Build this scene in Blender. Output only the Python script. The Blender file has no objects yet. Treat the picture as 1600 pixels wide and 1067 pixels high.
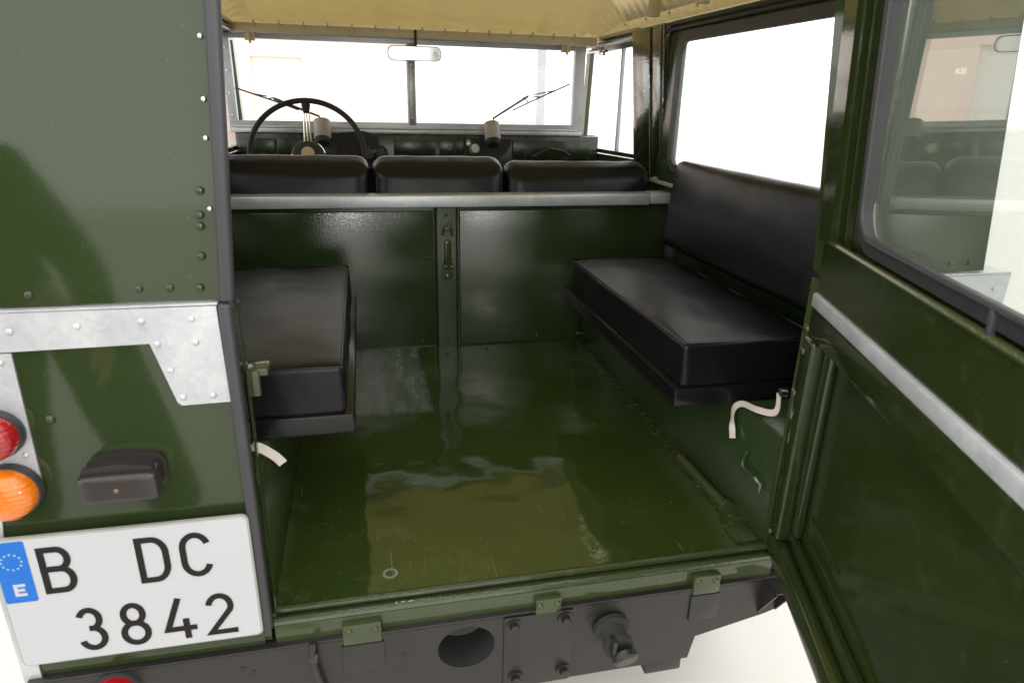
import bpy, bmesh, math, random
from mathutils import Vector, Matrix, noise
from mathutils.geometry import tessellate_polygon
R = math.radians
rnd = random.Random(7)
S = bpy.context.scene
C = S.collection

# ------------------------------------------------------------------ camera
cam_d = bpy.data.cameras.new('camera'); cam = bpy.data.objects.new('camera', cam_d); C.objects.link(cam)
yaw, pitch, roll = 0.2224, 0.3503, 0.0229
fw = Vector((math.sin(yaw)*math.cos(pitch), math.cos(yaw)*math.cos(pitch), -math.sin(pitch)))
rt = Vector((math.cos(yaw), -math.sin(yaw), 0)); up = rt.cross(fw)
r2 = math.cos(roll)*rt + math.sin(roll)*up; u2 = -math.sin(roll)*rt + math.cos(roll)*up
m = Matrix((r2, u2, -fw)).transposed().to_4x4(); m.translation = (-0.2688, -0.9238, 0.7969)
cam.matrix_world = m
cam_d.sensor_width = 36; cam_d.lens = 1031/1600*36; cam_d.clip_start = .02; cam_d.clip_end = 500
cam_d.dof.use_dof = True; cam_d.dof.focus_distance = 1.9; cam_d.dof.aperture_fstop = 8
S.camera = cam

# ------------------------------------------------------------------ world, light, exposure
W = bpy.data.worlds.new('World'); S.world = W; W.use_nodes = True
bg = W.node_tree.nodes['Background']; bg.inputs[0].default_value = (1, .99, .97, 1); bg.inputs[1].default_value = 2.5
def area(name, loc, target, sx, sy, power, col=(1, 1, 1)):
    l = bpy.data.lights.new(name, 'AREA'); l.shape = 'RECTANGLE'; l.size = sx; l.size_y = sy; l.energy = power; l.color = col
    o = bpy.data.objects.new(name, l); C.objects.link(o); o.location = loc
    o.rotation_euler = (Vector(target)-Vector(loc)).to_track_quat('-Z', 'Y').to_euler(); return o
area('camera_flash', (-.16, -.97, .93), (.1, .7, .15), .07, .045, 2.6, (1, .96, .90))
S.view_settings.view_transform = 'Standard'; S.view_settings.look = 'None'
S.view_settings.exposure = 0; S.view_settings.gamma = 1
S.render.engine = 'CYCLES'
S.cycles.transparent_max_bounces = 24; S.cycles.max_bounces = 10; S.cycles.glossy_bounces = 6; S.cycles.diffuse_bounces = 5

# ------------------------------------------------------------------ materials
MATS = {}
def newmat(name):
    mt = bpy.data.materials.new(name); mt.use_nodes = True; nt = mt.node_tree
    MATS[name] = mt
    return mt, nt, nt.nodes['Principled BSDF']
def N(nt, t, **kw):
    n = nt.nodes.new(t)
    for k, v in kw.items():
        if k.startswith('i_'):
            key = k[2:]; key = int(key) if key.isdigit() else key
            n.inputs[key].default_value = v
        else: setattr(n, k, v)
    return n
def noise_tex(nt, scale, detail=3, rough=.55, vec=None, dist=0):
    n = N(nt, 'ShaderNodeTexNoise'); n.inputs['Scale'].default_value = scale; n.inputs['Detail'].default_value = detail
    n.inputs['Roughness'].default_value = rough; n.inputs['Distortion'].default_value = dist
    if vec is None:
        g = N(nt, 'ShaderNodeNewGeometry'); vec = g.outputs['Position']
    nt.links.new(vec, n.inputs['Vector']); return n.outputs['Fac']
def ramp(nt, fac, stops):
    r = N(nt, 'ShaderNodeValToRGB'); e = r.color_ramp.elements
    while len(e) < len(stops): e.new(.5)
    for i, (p, c) in enumerate(stops):
        e[i].position = p; e[i].color = c if len(c) == 4 else (*c, 1)
    nt.links.new(fac, r.inputs[0]); return r.outputs[0]
def mathn(nt, op, a, b=None, c=None, clamp=False):
    n = N(nt, 'ShaderNodeMath', operation=op, use_clamp=clamp)
    for i, v in enumerate((a, b, c)):
        if v is None: continue
        if isinstance(v, (int, float)): n.inputs[i].default_value = v
        else: nt.links.new(v, n.inputs[i])
    return n.outputs[0]
def mixc(nt, fac, a, b):
    n = N(nt, 'ShaderNodeMix', data_type='RGBA')
    for idx, v in ((0, fac), (6, a), (7, b)):
        if isinstance(v, (int, float)): n.inputs[idx].default_value = v
        elif isinstance(v, tuple): n.inputs[idx].default_value = v if len(v) == 4 else (*v, 1)
        else: nt.links.new(v, n.inputs[idx])
    return n.outputs[2]
def bumps(nt, pr, items):
    prev = None
    for h, st, d in items:
        b = N(nt, 'ShaderNodeBump'); b.inputs['Strength'].default_value = st; b.inputs['Distance'].default_value = d
        nt.links.new(h, b.inputs['Height'])
        if prev: nt.links.new(prev, b.inputs['Normal'])
        prev = b.outputs[0]
    nt.links.new(prev, pr.inputs['Normal'])
def smooth(nt, v, a, b):
    n = N(nt, 'ShaderNodeMapRange', interpolation_type='SMOOTHSTEP'); n.inputs[1].default_value = a; n.inputs[2].default_value = b
    nt.links.new(v, n.inputs[0]); return n.outputs[0]

def paint(name, c1, c2, rough=.2, peel=.25, peel_scale=190, dust_grey=.25, wave=.1, ior=1.5):
    mt, nt, p = newmat(name)
    big = noise_tex(nt, 3.5, 4); col = mixc(nt, big, c1, c2)
    d = noise_tex(nt, 28, 6, .7); dm = mathn(nt, 'MULTIPLY', smooth(nt, d, .52, .8), dust_grey)
    col = mixc(nt, dm, col, (.16, .17, .13))
    sp = noise_tex(nt, 420, 1); sm = mathn(nt, 'MULTIPLY', smooth(nt, sp, .76, .82), .5)
    col = mixc(nt, sm, col, (.3, .3, .25))
    nt.links.new(col, p.inputs['Base Color'])
    rr = mathn(nt, 'ADD', mathn(nt, 'MULTIPLY', dm, .8), mathn(nt, 'MULTIPLY_ADD', big, .1, rough-.05)); nt.links.new(rr, p.inputs['Roughness'])
    p.inputs['IOR'].default_value = ior
    bumps(nt, p, [(noise_tex(nt, 5, 1), wave, .02), (noise_tex(nt, peel_scale, 2), peel, .0016)])
    return mt
GREEN = paint('green_paint', (.021, .034, .011), (.026, .040, .013), .06, .012, 160, .03, .035, 1.5)
INNER = paint('inner_green_paint', (.021, .036, .012), (.027, .045, .016), .09, .30, 230, .05, .0, 1.6)
PILLAR = paint('pillar_green_paint', (.016, .022, .008), (.022, .030, .01), .04, .42, 110, .05, .0, 2.4)
DOORG = paint('door_green_paint', (.013, .021, .005), (.018, .028, .007), .10, .08, 150, .12, .06)
SILL = paint('sill_green_paint', (.032, .046, .017), (.045, .058, .022), .06, .16, 170, .12, .05)

def floor_mat():
    mt, nt, p = newmat('floor_paint')
    g = N(nt, 'ShaderNodeNewGeometry'); pos = g.outputs['Position']
    sx = N(nt, 'ShaderNodeSeparateXYZ'); nt.links.new(pos, sx.inputs[0]); x, y = sx.outputs[0], sx.outputs[1]
    big = noise_tex(nt, 4, 5, .6); col = mixc(nt, big, (.020, .036, .007), (.036, .058, .011))
    # streaky blue-grey tone towards the bulkhead, strongest on the left
    ny = mathn(nt, 'ADD', y, mathn(nt, 'MULTIPLY', mathn(nt, 'SUBTRACT', noise_tex(nt, 22, 4), .5), .03))
    m2 = mathn(nt, 'MULTIPLY', smooth(nt, ny, .80, .95), mathn(nt, 'MULTIPLY', smooth(nt, noise_tex(nt, 7, 6, .7), .42, .8), .22))
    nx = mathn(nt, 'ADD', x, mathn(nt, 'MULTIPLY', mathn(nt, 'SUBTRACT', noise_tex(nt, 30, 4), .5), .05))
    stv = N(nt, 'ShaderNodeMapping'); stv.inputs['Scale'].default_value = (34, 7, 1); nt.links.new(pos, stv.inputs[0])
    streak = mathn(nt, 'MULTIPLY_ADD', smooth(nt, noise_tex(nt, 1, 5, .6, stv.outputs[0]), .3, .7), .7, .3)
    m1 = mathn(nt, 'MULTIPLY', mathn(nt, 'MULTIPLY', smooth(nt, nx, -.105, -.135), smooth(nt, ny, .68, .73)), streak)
    dust_grey = mathn(nt, 'MAXIMUM', mathn(nt, 'MULTIPLY', m1, .8), m2)
    col = mixc(nt, mathn(nt, 'MULTIPLY', dust_grey, .9), col, (.20, .24, .245))
    film = smooth(nt, noise_tex(nt, 9, 8, .72), .5, .85); film = mathn(nt, 'MULTIPLY', film, .22)
    col = mixc(nt, film, col, (.13, .14, .09))
    sp = smooth(nt, noise_tex(nt, 150, 2), .72, .78); col = mixc(nt, mathn(nt, 'MULTIPLY', sp, .6), col, (.35, .33, .25))
    # pale streak of mirrored glare painted into the floor colour beside the sill
    xs = mathn(nt, 'ADD', x, mathn(nt, 'MULTIPLY', mathn(nt, 'SUBTRACT', noise_tex(nt, 14, 3), .5), .09))
    glare = mathn(nt, 'SUBTRACT', 1, smooth(nt, mathn(nt, 'ABSOLUTE', mathn(nt, 'SUBTRACT', xs, .120)), .004, .020))
    glare = mathn(nt, 'MULTIPLY', glare, mathn(nt, 'MULTIPLY', smooth(nt, y, .012, .022), smooth(nt, y, .20, .15)))
    glare = mathn(nt, 'MULTIPLY', glare, smooth(nt, noise_tex(nt, 22, 6, .72), .44, .66))
    col = mixc(nt, mathn(nt, 'MULTIPLY', glare, .75), col, (.26, .29, .28))
    # wet-ring mark and a scatter of pale grit
    cx_ = mathn(nt, 'ADD', x, .259); cy_ = mathn(nt, 'ADD', y, -.061); rr_ = mathn(nt, 'SQRT', mathn(nt, 'ADD', mathn(nt, 'POWER', cx_, 2), mathn(nt, 'POWER', cy_, 2)))
    ring = mathn(nt, 'SUBTRACT', 1, smooth(nt, mathn(nt, 'ABSOLUTE', mathn(nt, 'SUBTRACT', rr_, .011)), .0015, .0035))
    col = mixc(nt, mathn(nt, 'MULTIPLY', ring, .4), col, (.33, .36, .36))
    smear = mathn(nt, 'MULTIPLY', smooth(nt, noise_tex(nt, 5.5, 9, .78, None, .6), .56, .72), .35)
    col = mixc(nt, smear, col, (.12, .13, .08))
    mp = N(nt, 'ShaderNodeMapping'); mp.inputs['Scale'].default_value = (160, 5, 1); mp.inputs['Rotation'].default_value = (0, 0, .25); nt.links.new(pos, mp.inputs[0])
    mp2 = N(nt, 'ShaderNodeMapping'); mp2.inputs['Scale'].default_value = (6, 170, 1); mp2.inputs['Rotation'].default_value = (0, 0, -.35); nt.links.new(pos, mp2.inputs[0])
    scr = mathn(nt, 'MAXIMUM', smooth(nt, noise_tex(nt, 1, 2, .5, mp.outputs[0]), .70, .76), smooth(nt, noise_tex(nt, 1, 2, .5, mp2.outputs[0]), .70, .76))
    scr = mathn(nt, 'MULTIPLY', scr, smooth(nt, noise_tex(nt, 6, 3), .45, .65))
    col = mixc(nt, mathn(nt, 'MULTIPLY', scr, .45), col, (.20, .23, .17))
    # chipped edge along the right side
    ed = mathn(nt, 'MULTIPLY', smooth(nt, x, .405, .435), smooth(nt, noise_tex(nt, 60, 5, .7), .5, .68))
    col = mixc(nt, mathn(nt, 'MULTIPLY', ed, .6), col, (.22, .17, .10))
    nt.links.new(col, p.inputs['Base Color'])
    rr = mathn(nt, 'ADD', mathn(nt, 'MULTIPLY_ADD', dust_grey, .35, .02), mathn(nt, 'MULTIPLY', film, .3)); nt.links.new(rr, p.inputs['Roughness'])
    p.inputs['IOR'].default_value = 1.7
    bumps(nt, p, [(noise_tex(nt, 8, 1.0, .4), .15, .03), (noise_tex(nt, 160, 2), .05, .0015)])
    return mt
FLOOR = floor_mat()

def galv(name, c=.52, rough=.38):
    mt, nt, p = newmat(name)
    v = N(nt, 'ShaderNodeTexVoronoi'); v.inputs['Scale'].default_value = 150
    g = N(nt, 'ShaderNodeNewGeometry'); nt.links.new(g.outputs['Position'], v.inputs['Vector'])
    sv = N(nt, 'ShaderNodeSeparateColor'); nt.links.new(v.outputs['Color'], sv.inputs[0])
    cl = noise_tex(nt, 14, 5, .65)
    f = mathn(nt, 'ADD', mathn(nt, 'MULTIPLY', sv.outputs[0], .12), mathn(nt, 'MULTIPLY', cl, .88))
    nt.links.new(ramp(nt, f, [(.25, (c*.72, c*.76, c*.80)), (.75, (c*1.1, c*1.13, c*1.15))]), p.inputs['Base Color'])
    p.inputs['Metallic'].default_value = .45
    nt.links.new(mathn(nt, 'MULTIPLY_ADD', cl, .2, rough-.1), p.inputs['Roughness'])
    bumps(nt, p, [(noise_tex(nt, 120, 3), .12, .001)])
    return mt
GALV = galv('galvanised_steel', .55, .38); ALU = galv('aluminium_frame', .42, .33)

def simple(name, col, rough, metal=0, bump=0, scale=200, var=.15, spec=.5, wave=0, rv=.16):
    mt, nt, p = newmat(name)
    f = noise_tex(nt, 18, 5, .6); a = tuple(c*(1-var) for c in col); b = tuple(c*(1+var) for c in col)
    nt.links.new(mixc(nt, f, a, b), p.inputs['Base Color'])
    nt.links.new(mathn(nt, 'MULTIPLY_ADD', f, rv, rough-rv/2), p.inputs['Roughness'])
    p.inputs['Metallic'].default_value = metal; p.inputs['Specular IOR Level'].default_value = spec
    it = []
    if wave: it.append((noise_tex(nt, 7, 2), wave, .02))
    if name == 'black_vinyl': it.append((noise_tex(nt, 26, 3, .6, None, 1.5), .09, .004))
    if bump: it.append((noise_tex(nt, scale, 2), bump, .0015))
    if it: bumps(nt, p, it)
    return mt
VINYL = simple('black_vinyl', (.0048, .0050, .0064), .33, 0, .15, 700, .1, .28, .12, .03)
RUBBER = simple('grey_black_rubber', (.034, .033, .038), .5, 0, .1, 300)
DRUB = simple('black_rubber', (.018, .0175, .020), .5, 0, .1, 300)
BLACKM = simple('black_chassis_paint', (.015, .0132, .0115), .40, 0, .3, 90, .3)
TRAYM = simple('black_tray_paint', (.006, .006, .006), .22, 0, .1, 200, .15, .35)
CREAM = simple('cream_roof_paint', (.53, .45, .25), .13, 0, .06, 120, .05, .5, .05, .05)
CREAML = simple('cream_trim', (.50, .43, .28), .4)
BONE = simple('bone_plastic', (.30, .28, .24), .45)
CHROME = simple('chrome', (.7, .7, .7), .12, 1)
WEB = simple('white_webbing', (.58, .52, .46), .8, 0, .5, 900)
PLATEW = simple('plate_white', (.44, .45, .47), .35, 0, 0, 100, .015)
PLATEE = simple('plate_edge', (.34, .34, .31), .45)
PLATEK = simple('plate_black', (.010, .007, .006), .6, 0, 0, 100, .1, .25)
PLATEB = simple('plate_blue', (.0, .12, .48), .35, 0, 0, 100, .03)
STAR = simple('plate_star', (.30, .50, .55), .4)
HANDLE = simple('black_brown_plastic', (.022, .018, .016), .32)
BRASS = simple('dull_screw', (.16, .11, .07), .4, .6)
DASH = paint('dash_green_paint', (.014, .022, .009), (.02, .03, .012), .25, .3, 120, .2, .1)
TYRE = simple('tyre_black', (.02, .02, .02), .8)
def lens_mat(name, col):
    mt, nt, p = newmat(name)
    p.inputs['Base Color'].default_value = (*col, 1); p.inputs['Roughness'].default_value = .08
    p.inputs['Subsurface Weight'].default_value = .3; p.inputs['Subsurface Radius'].default_value = (.02, .01, .005); p.inputs['Subsurface Scale'].default_value = .5
    p.inputs['Coat Weight'].default_value = .6
    g = N(nt, 'ShaderNodeNewGeometry'); s = N(nt, 'ShaderNodeSeparateXYZ'); nt.links.new(g.outputs['Position'], s.inputs[0])
    w = mathn(nt, 'SINE', mathn(nt, 'MULTIPLY', s.outputs[2], 900)); bumps(nt, p, [(w, .45, .0008)])
    return mt
REDL = lens_mat('red_lens', (.32, .004, .008)); AMBER = lens_mat('amber_lens', (.70, .17, .006))
def glass_mat(name, tint, ior=1.5, dirt=.0):
    mt, nt, p = newmat(name); nt.nodes.remove(p); out = nt.nodes['Material Output']
    tr = N(nt, 'ShaderNodeBsdfTransparent'); tr.inputs[0].default_value = (*tint, 1)
    gl = N(nt, 'ShaderNodeBsdfGlossy'); gl.inputs['Roughness'].default_value = .0
    fr = N(nt, 'ShaderNodeFresnel'); gb = N(nt, 'ShaderNodeNewGeometry')   # thin pane: the far face reflects like the near one
    nt.links.new(mathn(nt, 'MULTIPLY_ADD', gb.outputs['Backfacing'], 1/ior-ior, ior), fr.inputs[0])
    mx = N(nt, 'ShaderNodeMixShader'); nt.links.new(fr.outputs[0], mx.inputs[0]); nt.links.new(tr.outputs[0], mx.inputs[1]); nt.links.new(gl.outputs[0], mx.inputs[2])
    res = mx.outputs[0]
    if dirt:
        df = N(nt, 'ShaderNodeBsdfDiffuse'); df.inputs[0].default_value = (.6, .6, .58, 1)
        m2 = N(nt, 'ShaderNodeMixShader'); f = smooth(nt, noise_tex(nt, 9, 6, .7), .3, .9)
        nt.links.new(mathn(nt, 'MULTIPLY', f, dirt), m2.inputs[0]); nt.links.new(res, m2.inputs[1]); nt.links.new(df.outputs[0], m2.inputs[2]); res = m2.outputs[0]
    nt.links.new(res, out.inputs[0]); return mt
GLASS = glass_mat('window_glass', (.985, .99, .985), 1.45); DGLASS = glass_mat('rear_door_glass', (.93, .96, .93), 2.6, .04)
MIRROR = simple('mirror_silver', (.85, .86, .86), .09, 1, 0, 100, .02)
def ground_mat():
    mt, nt, p = newmat('pale_concrete')
    a = noise_tex(nt, 1.3, 6, .6); b = noise_tex(nt, 60, 5, .7)
    c = mixc(nt, a, (.55, .53, .49), (.62, .60, .56)); c = mixc(nt, mathn(nt, 'MULTIPLY', smooth(nt, b, .6, .75), .25), c, (.32, .30, .26))
    nt.links.new(c, p.inputs['Base Color']); p.inputs['Roughness'].default_value = .45
    bumps(nt, p, [(b, .1, .002)]); return mt
GROUND = ground_mat()
WALLM = simple('pale_pink_plaster', (.90, .70, .62), .9, 0, .2, 30, .02)
WALL2 = simple('white_plaster', (.84, .84, .82), .9, 0, .2, 30, .02)
PANE = simple('pale_shutter', (.84, .80, .74), .5)
POSTM = simple('grey_post_paint', (.42, .45, .47), .5)

# ------------------------------------------------------------------ mesh helpers
def box(bm, x0, x1, y0, y1, z0, z1, bev=0, seg=2):
    r = bmesh.ops.create_cube(bm, size=1); vs = r['verts']
    for v in vs: v.co = Vector(((x0+x1)/2+v.co.x*(x1-x0), (y0+y1)/2+v.co.y*(y1-y0), (z0+z1)/2+v.co.z*(z1-z0)))
    if bev:
        es = list({e for v in vs for e in v.link_edges})
        bmesh.ops.bevel(bm, geom=es, offset=bev, segments=seg, profile=.5, affect='EDGES', clamp_overlap=True)
    return bm
def prism(bm, outer, holes, t0, t1, plane='xz'):
    f = {'xz': lambda a, b, t: (a, t, b), 'yz': lambda a, b, t: (t, a, b), 'xy': lambda a, b, t: (a, b, t)}[plane]
    loops = [outer]+list(holes)
    tris = tessellate_polygon([[Vector((a, b, 0)) for a, b in l] for l in loops])
    flat = [p for l in loops for p in l]
    v0 = [bm.verts.new(f(a, b, t0)) for a, b in flat]; v1 = [bm.verts.new(f(a, b, t1)) for a, b in flat]
    for t in tris:
        try: bm.faces.new([v0[i] for i in t]); bm.faces.new([v1[i] for i in reversed(t)])
        except ValueError: pass
    k = 0
    for l in loops:
        n = len(l)
        for i in range(n):
            j = (i+1) % n
            bm.faces.new((v0[k+i], v0[k+j], v1[k+j], v1[k+i]))
        k += n
    return bm
def rrect(x0, x1, z0, z1, r, n=6):
    pts = []
    for cx, cz, a in ((x1-r, z1-r, 0), (x0+r, z1-r, 90), (x0+r, z0+r, 180), (x1-r, z0+r, 270)):
        for i in range(n+1):
            t = R(a+90*i/n); pts.append((cx+r*math.cos(t), cz+r*math.sin(t)))
    return pts
def circ(cx, cz, r, n=24, rz=None): return [(cx+r*math.cos(2*math.pi*i/n), cz+(rz or r)*math.sin(2*math.pi*i/n)) for i in range(n)]
def tube(bm, pts, r, n=8, closed=False, flat=None):
    pts = [Vector(p) for p in pts]; rings = []; N_ = len(pts); prevu = None
    for i, p in enumerate(pts):
        a = pts[i-1] if (i or closed) else p; b = pts[(i+1) % N_] if (i < N_-1 or closed) else p
        t = (b-a).normalized()
        if prevu is None: u = t.cross(Vector((0, 0, 1)) if abs(t.z) < .9 else Vector((1, 0, 0))).normalized()
        else: u = (prevu-t*prevu.dot(t)).normalized()
        prevu = u; w = t.cross(u); rr = r[i] if isinstance(r, (list, tuple)) else r
        rings.append([bm.verts.new(p+(u*math.cos(2*math.pi*k/n)*rr+w*math.sin(2*math.pi*k/n)*rr*(flat or 1))) for k in range(n)])
    for i in range(N_ if closed else N_-1):
        A, B = rings[i], rings[(i+1) % N_]
        for k in range(n): bm.faces.new((A[k], A[(k+1) % n], B[(k+1) % n], B[k]))
    if not closed: bm.faces.new(rings[0][::-1]); bm.faces.new(rings[-1])
    return bm
def revolve(bm, prof, origin, axis, n=28):
    axis = Vector(axis).normalized(); o = Vector(origin)
    u = axis.cross(Vector((0, 0, 1)) if abs(axis.z) < .9 else Vector((1, 0, 0))).normalized(); w = axis.cross(u)
    rings = []
    for rr, h in prof:
        if rr < 1e-6: rings.append([bm.verts.new(o+axis*h)])
        else: rings.append([bm.verts.new(o+axis*h+(u*math.cos(2*math.pi*k/n)+w*math.sin(2*math.pi*k/n))*rr) for k in range(n)])
    for A, B in zip(rings, rings[1:]):
        for k in range(n):
            a = [A[k % len(A)], A[(k+1) % n % len(A)], B[(k+1) % n % len(B)], B[k % len(B)]]
            q = []
            for v in a:
                if v not in q: q.append(v)
            if len(q) > 2: bm.faces.new(q)
    return bm
def cushion(x0, x1, y0, y1, z0, z1, r, crown=0, seed=0, cuts=26, wr=.003, crown_axis=2, sign=1, rb=None):
    bm = bmesh.new(); bmesh.ops.create_cube(bm, size=2)
    bmesh.ops.subdivide_edges(bm, edges=bm.edges[:], cuts=cuts, use_grid_fill=True)
    c = Vector(((x0+x1)/2, (y0+y1)/2, (z0+z1)/2)); h = Vector(((x1-x0)/2, (y1-y0)/2, (z1-z0)/2))
    for v in bm.verts:
        q = v.co.copy(); p = Vector((q.x*h.x, q.y*h.y, q.z*h.z))
        rr = Vector((min(r, h.x), min(r, h.y), min(r, h.z))).x; rr = min(r, h.x, h.y, h.z)
        inn = Vector([max(-h[i]+rr, min(h[i]-rr, p[i])) for i in range(3)]); d = p-inn
        if d.length > 1e-9: p = inn+d.normalized()*rr
        o = [i for i in range(3) if i != crown_axis]
        k = max(0, (1-abs(q[o[0]])**2.5))*max(0, (1-abs(q[o[1]])**2.5))
        if q[crown_axis]*sign > 0: p[crown_axis] += sign*crown*k
        nn = noise.noise_vector((p+c)*9+Vector((seed*7.3, 0, 0)))*wr + noise.noise_vector((p+c)*24+Vector((seed*3.1, 5, 0)))*wr*.35
        v.co = c+p+nn
    return bm
LOOSE = {}
def obj(name, bm, mat, parent=None, label=None, sharp=35, smooth_=True):
    bmesh.ops.recalc_face_normals(bm, faces=bm.faces[:])
    me = bpy.data.meshes.new(name); bm.to_mesh(me); bm.free()
    me.materials.append(mat)
    if smooth_:
        for p in me.polygons: p.use_smooth = True
        me.set_sharp_from_angle(angle=R(sharp))
    return link(name, me, parent, label)
def link(name, me, parent=None, label=None):
    o = bpy.data.objects.new(name, me); C.objects.link(o)
    if parent is not None:
        o.parent = parent
        if parent.type == 'EMPTY': o.matrix_parent_inverse = Matrix.Translation(-parent.location)
    if label: o['label'] = label
    return o
def thing(name, label, cat, loc, group=None):
    o = bpy.data.objects.new(name, None); C.objects.link(o); o.location = loc; o.empty_display_size = .2
    o['label'] = label; o['category'] = cat
    if group: o['group'] = group
    return o
nb = bmesh.new
def B(name, mat, parent, *dims, bev=0, seg=2, label=None): return obj(name, box(nb(), *dims, bev=bev, seg=seg), mat, parent, label)
# a dome-headed rivet facing -Y, shared by all rivets of one material
_riv = {}
def rivet(parent, mat, loc, r=.0055, axis=(0, -1, 0), name='rivet'):
    key = (mat.name, r, axis)
    if key not in _riv:
        bm = revolve(nb(), [(r*1.0, -.001), (r*.96, r*.18), (r*.72, r*.45), (r*.38, r*.6), (0, r*.66)], (0, 0, 0), axis, 10)
        me = bpy.data.meshes.new('rivet'); bmesh.ops.recalc_face_normals(bm, faces=bm.faces[:]); bm.to_mesh(me); bm.free(); me.materials.append(mat)
        for p in me.polygons: p.use_smooth = True
        _riv[key] = me
    o = link(name, _riv[key], parent); o.location = loc; return o
def shear_top(o, z0, slope):
    'lean everything above z0 forwards, as the hardtop does'
    for v in o.data.vertices:
        if v.co.z > z0:
            v.co.y += (v.co.z-z0)*slope; v.co.x -= math.copysign((v.co.z-z0)*.06, v.co.x)
LEAN = .065

GZ = -.68
# ------------------------------------------------------------------ setting
g = obj('ground', box(nb(), -60, 60, -60, 60, GZ-.2, GZ), GROUND); g['kind'] = 'structure'

# ------------------------------------------------------------------ the vehicle
V = thing('off_road_vehicle', 'dark green vintage off-road vehicle seen through its open rear door', 'vehicle', (0, .95, GZ))

# ---- tub
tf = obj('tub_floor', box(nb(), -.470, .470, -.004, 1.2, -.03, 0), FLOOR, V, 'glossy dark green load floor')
bm = nb()
tube(bm, [(-.446, .000, .003), (.447, .000, .003)], .007, 8)
tube(bm, [(-.446, -.024, .000), (.447, -.024, .000)], .007, 8)
box(bm, -.446, .447, -.030, -.003, -.045, -.003, .002)
sill = obj('door_sill', bm, SILL, V, 'green painted sill with two rounded beads')
for s in (-1, 1):
    x0, x1 = (.449, .765) if s > 0 else (-.765, -.449)
    wb = B('wheel_box', INNER, V, x0, x1, .012, 1.198, -.02, .233, bev=.006)
    ts = B('tub_side', INNER, V, *((.767, .80) if s > 0 else (-.80, -.767)), -.018, 1.33, -.04, .535, bev=.003)
    tc = B('side_capping', GALV, V, *((.725, .806) if s > 0 else (-.806, -.725)), .03, 1.33, .536, .548, bev=.002)
# bead and tube along the right floor edge
bm = nb(); tube(bm, [(.434, .34, .006), (.436, .13, .006)], .012, 10)
tube(bm, [(.434, .128, .010), (.434, .118, .010)], .017, 14); obj('floor_tube', bm, SILL, V)
bm = nb(); box(bm, .40, .448, .02, .075, .0005, .006, .002); obj('floor_bracket', bm, SILL, V)
# bulkhead with recessed panels and a pressed post
bh = B('bulkhead', INNER, V, -.765, .765, 1.202, 1.225, -.02, .474)
for x0, x1 in ((-.76, -.056), (.028, .76)):
    B('bulkhead_panel', INNER, V, x0, x1, 1.196, 1.2015, .004, .46, bev=.003)
bm = nb(); prism(bm, [(-.054, 1.2), (-.046, 1.182), (.014, 1.182), (.022, 1.2)], [], -.002, .472, 'xy')
po = obj('bulkhead_post', bm, INNER, V)
bm = nb(); prism(bm, rrect(-.036, .006, .235, .425, .019, 5), [], 1.175, 1.183); obj('latch_plate', bm, SILL, po)
bm = nb(); box(bm, -.026, -.003, 1.162, 1.177, .29, .37, .005); tube(bm, [(-.03, 1.166, .285), (.001, 1.166, .285)], .008, 10)
tube(bm, [(-.014, 1.16, .275), (-.014, 1.158, .33), (-.012, 1.164, .365)], .006, 8); box(bm, -.024, -.006, 1.166, 1.177, .243, .262, .004); obj('latch', bm, SILL, po)
bm = nb(); tube(bm, [(-.03, 1.172, .385), (-.026, 1.17, .404), (-.014, 1.168, .411), (-.003, 1.17, .404), (.001, 1.172, .385)], .004, 8); obj('latch_loop', bm, SILL, po)
for z in (.45, .03): rivet(po, INNER, (-.018, 1.1815, z), .006)
for z in (.02,):
    for x in (-.4, -.25, -.1, .12, .3, .45): rivet(bh, INNER, (x, 1.196, z), .006)
rivet(bh, INNER, (-.068, 1.196, .31), .006); rivet(bh, INNER, (.205, 1.196, .14), .006)
bc = B('bulkhead_capping', GALV, V, -.80, .668, 1.168, 1.24, .475, .512, bev=.004, label='bright galvanised rail along the bulkhead top')
bm = nb(); box(bm, .672, .80, 1.172, 1.24, .478, .514, .003); obj('capping_end', bm, GALV, bc)

# ---- bench seats on the wheel boxes
def bench(s, backrest):
    X = lambda a, b: (a, b) if s > 0 else (-b, -a)
    inner = .318
    tr = nb(); x0, x1 = X(inner-.012, .63); box(tr, x0, x1, .158, .93, .234, .272, .004)
    if s < 0: pass
    t = obj('seat_tray', tr, TRAYM, V)
    x0, x1 = X(inner, .625)
    cu = obj('seat_cushion', cushion(x0, x1, .165, .905, .268, .362, .011, .012, s+3, 30, .0032), VINYL, V, 'padded black vinyl bench cushion', 60)
    bm = nb(); e = .0045
    zt = .3595
    tube(bm, [(x0+e, .17, zt), (x1-e, .17, zt), (x1-e, .90, zt), (x0+e, .90, zt)], .0028, 6, True)
    obj('piping', bm, VINYL, cu)
    for xx, yy in ((x0+.005, .170), (x1-.005, .170), (x0+.005, .900)):
        bm = nb(); tube(bm, [(xx, yy, .276), (xx, yy, .354)], .0022, 6); obj('corner_seam', bm, VINYL, cu)
    if backrest:
        bm = cushion(-.028, .028, .235, 1.0, .028, .285, .022, .012, 9, 28, .002, 0, -s)
        rot = Matrix.Translation((s*.652, 0, .352)) @ Matrix.Rotation(R(8*s), 4, 'Y')
        bm.transform(rot); b = obj('seat_backrest', bm, VINYL, V, 'padded black vinyl backrest below the side window', 60)
        for y in (.94,):
            bm = nb(); box(bm, -.016, .006, y-.022, y+.022, -.02, .06, .004); bm.transform(rot); obj('backrest_bracket', bm, DRUB, b)
    return cu
bench(1, True); bench(-1, False)

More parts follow.
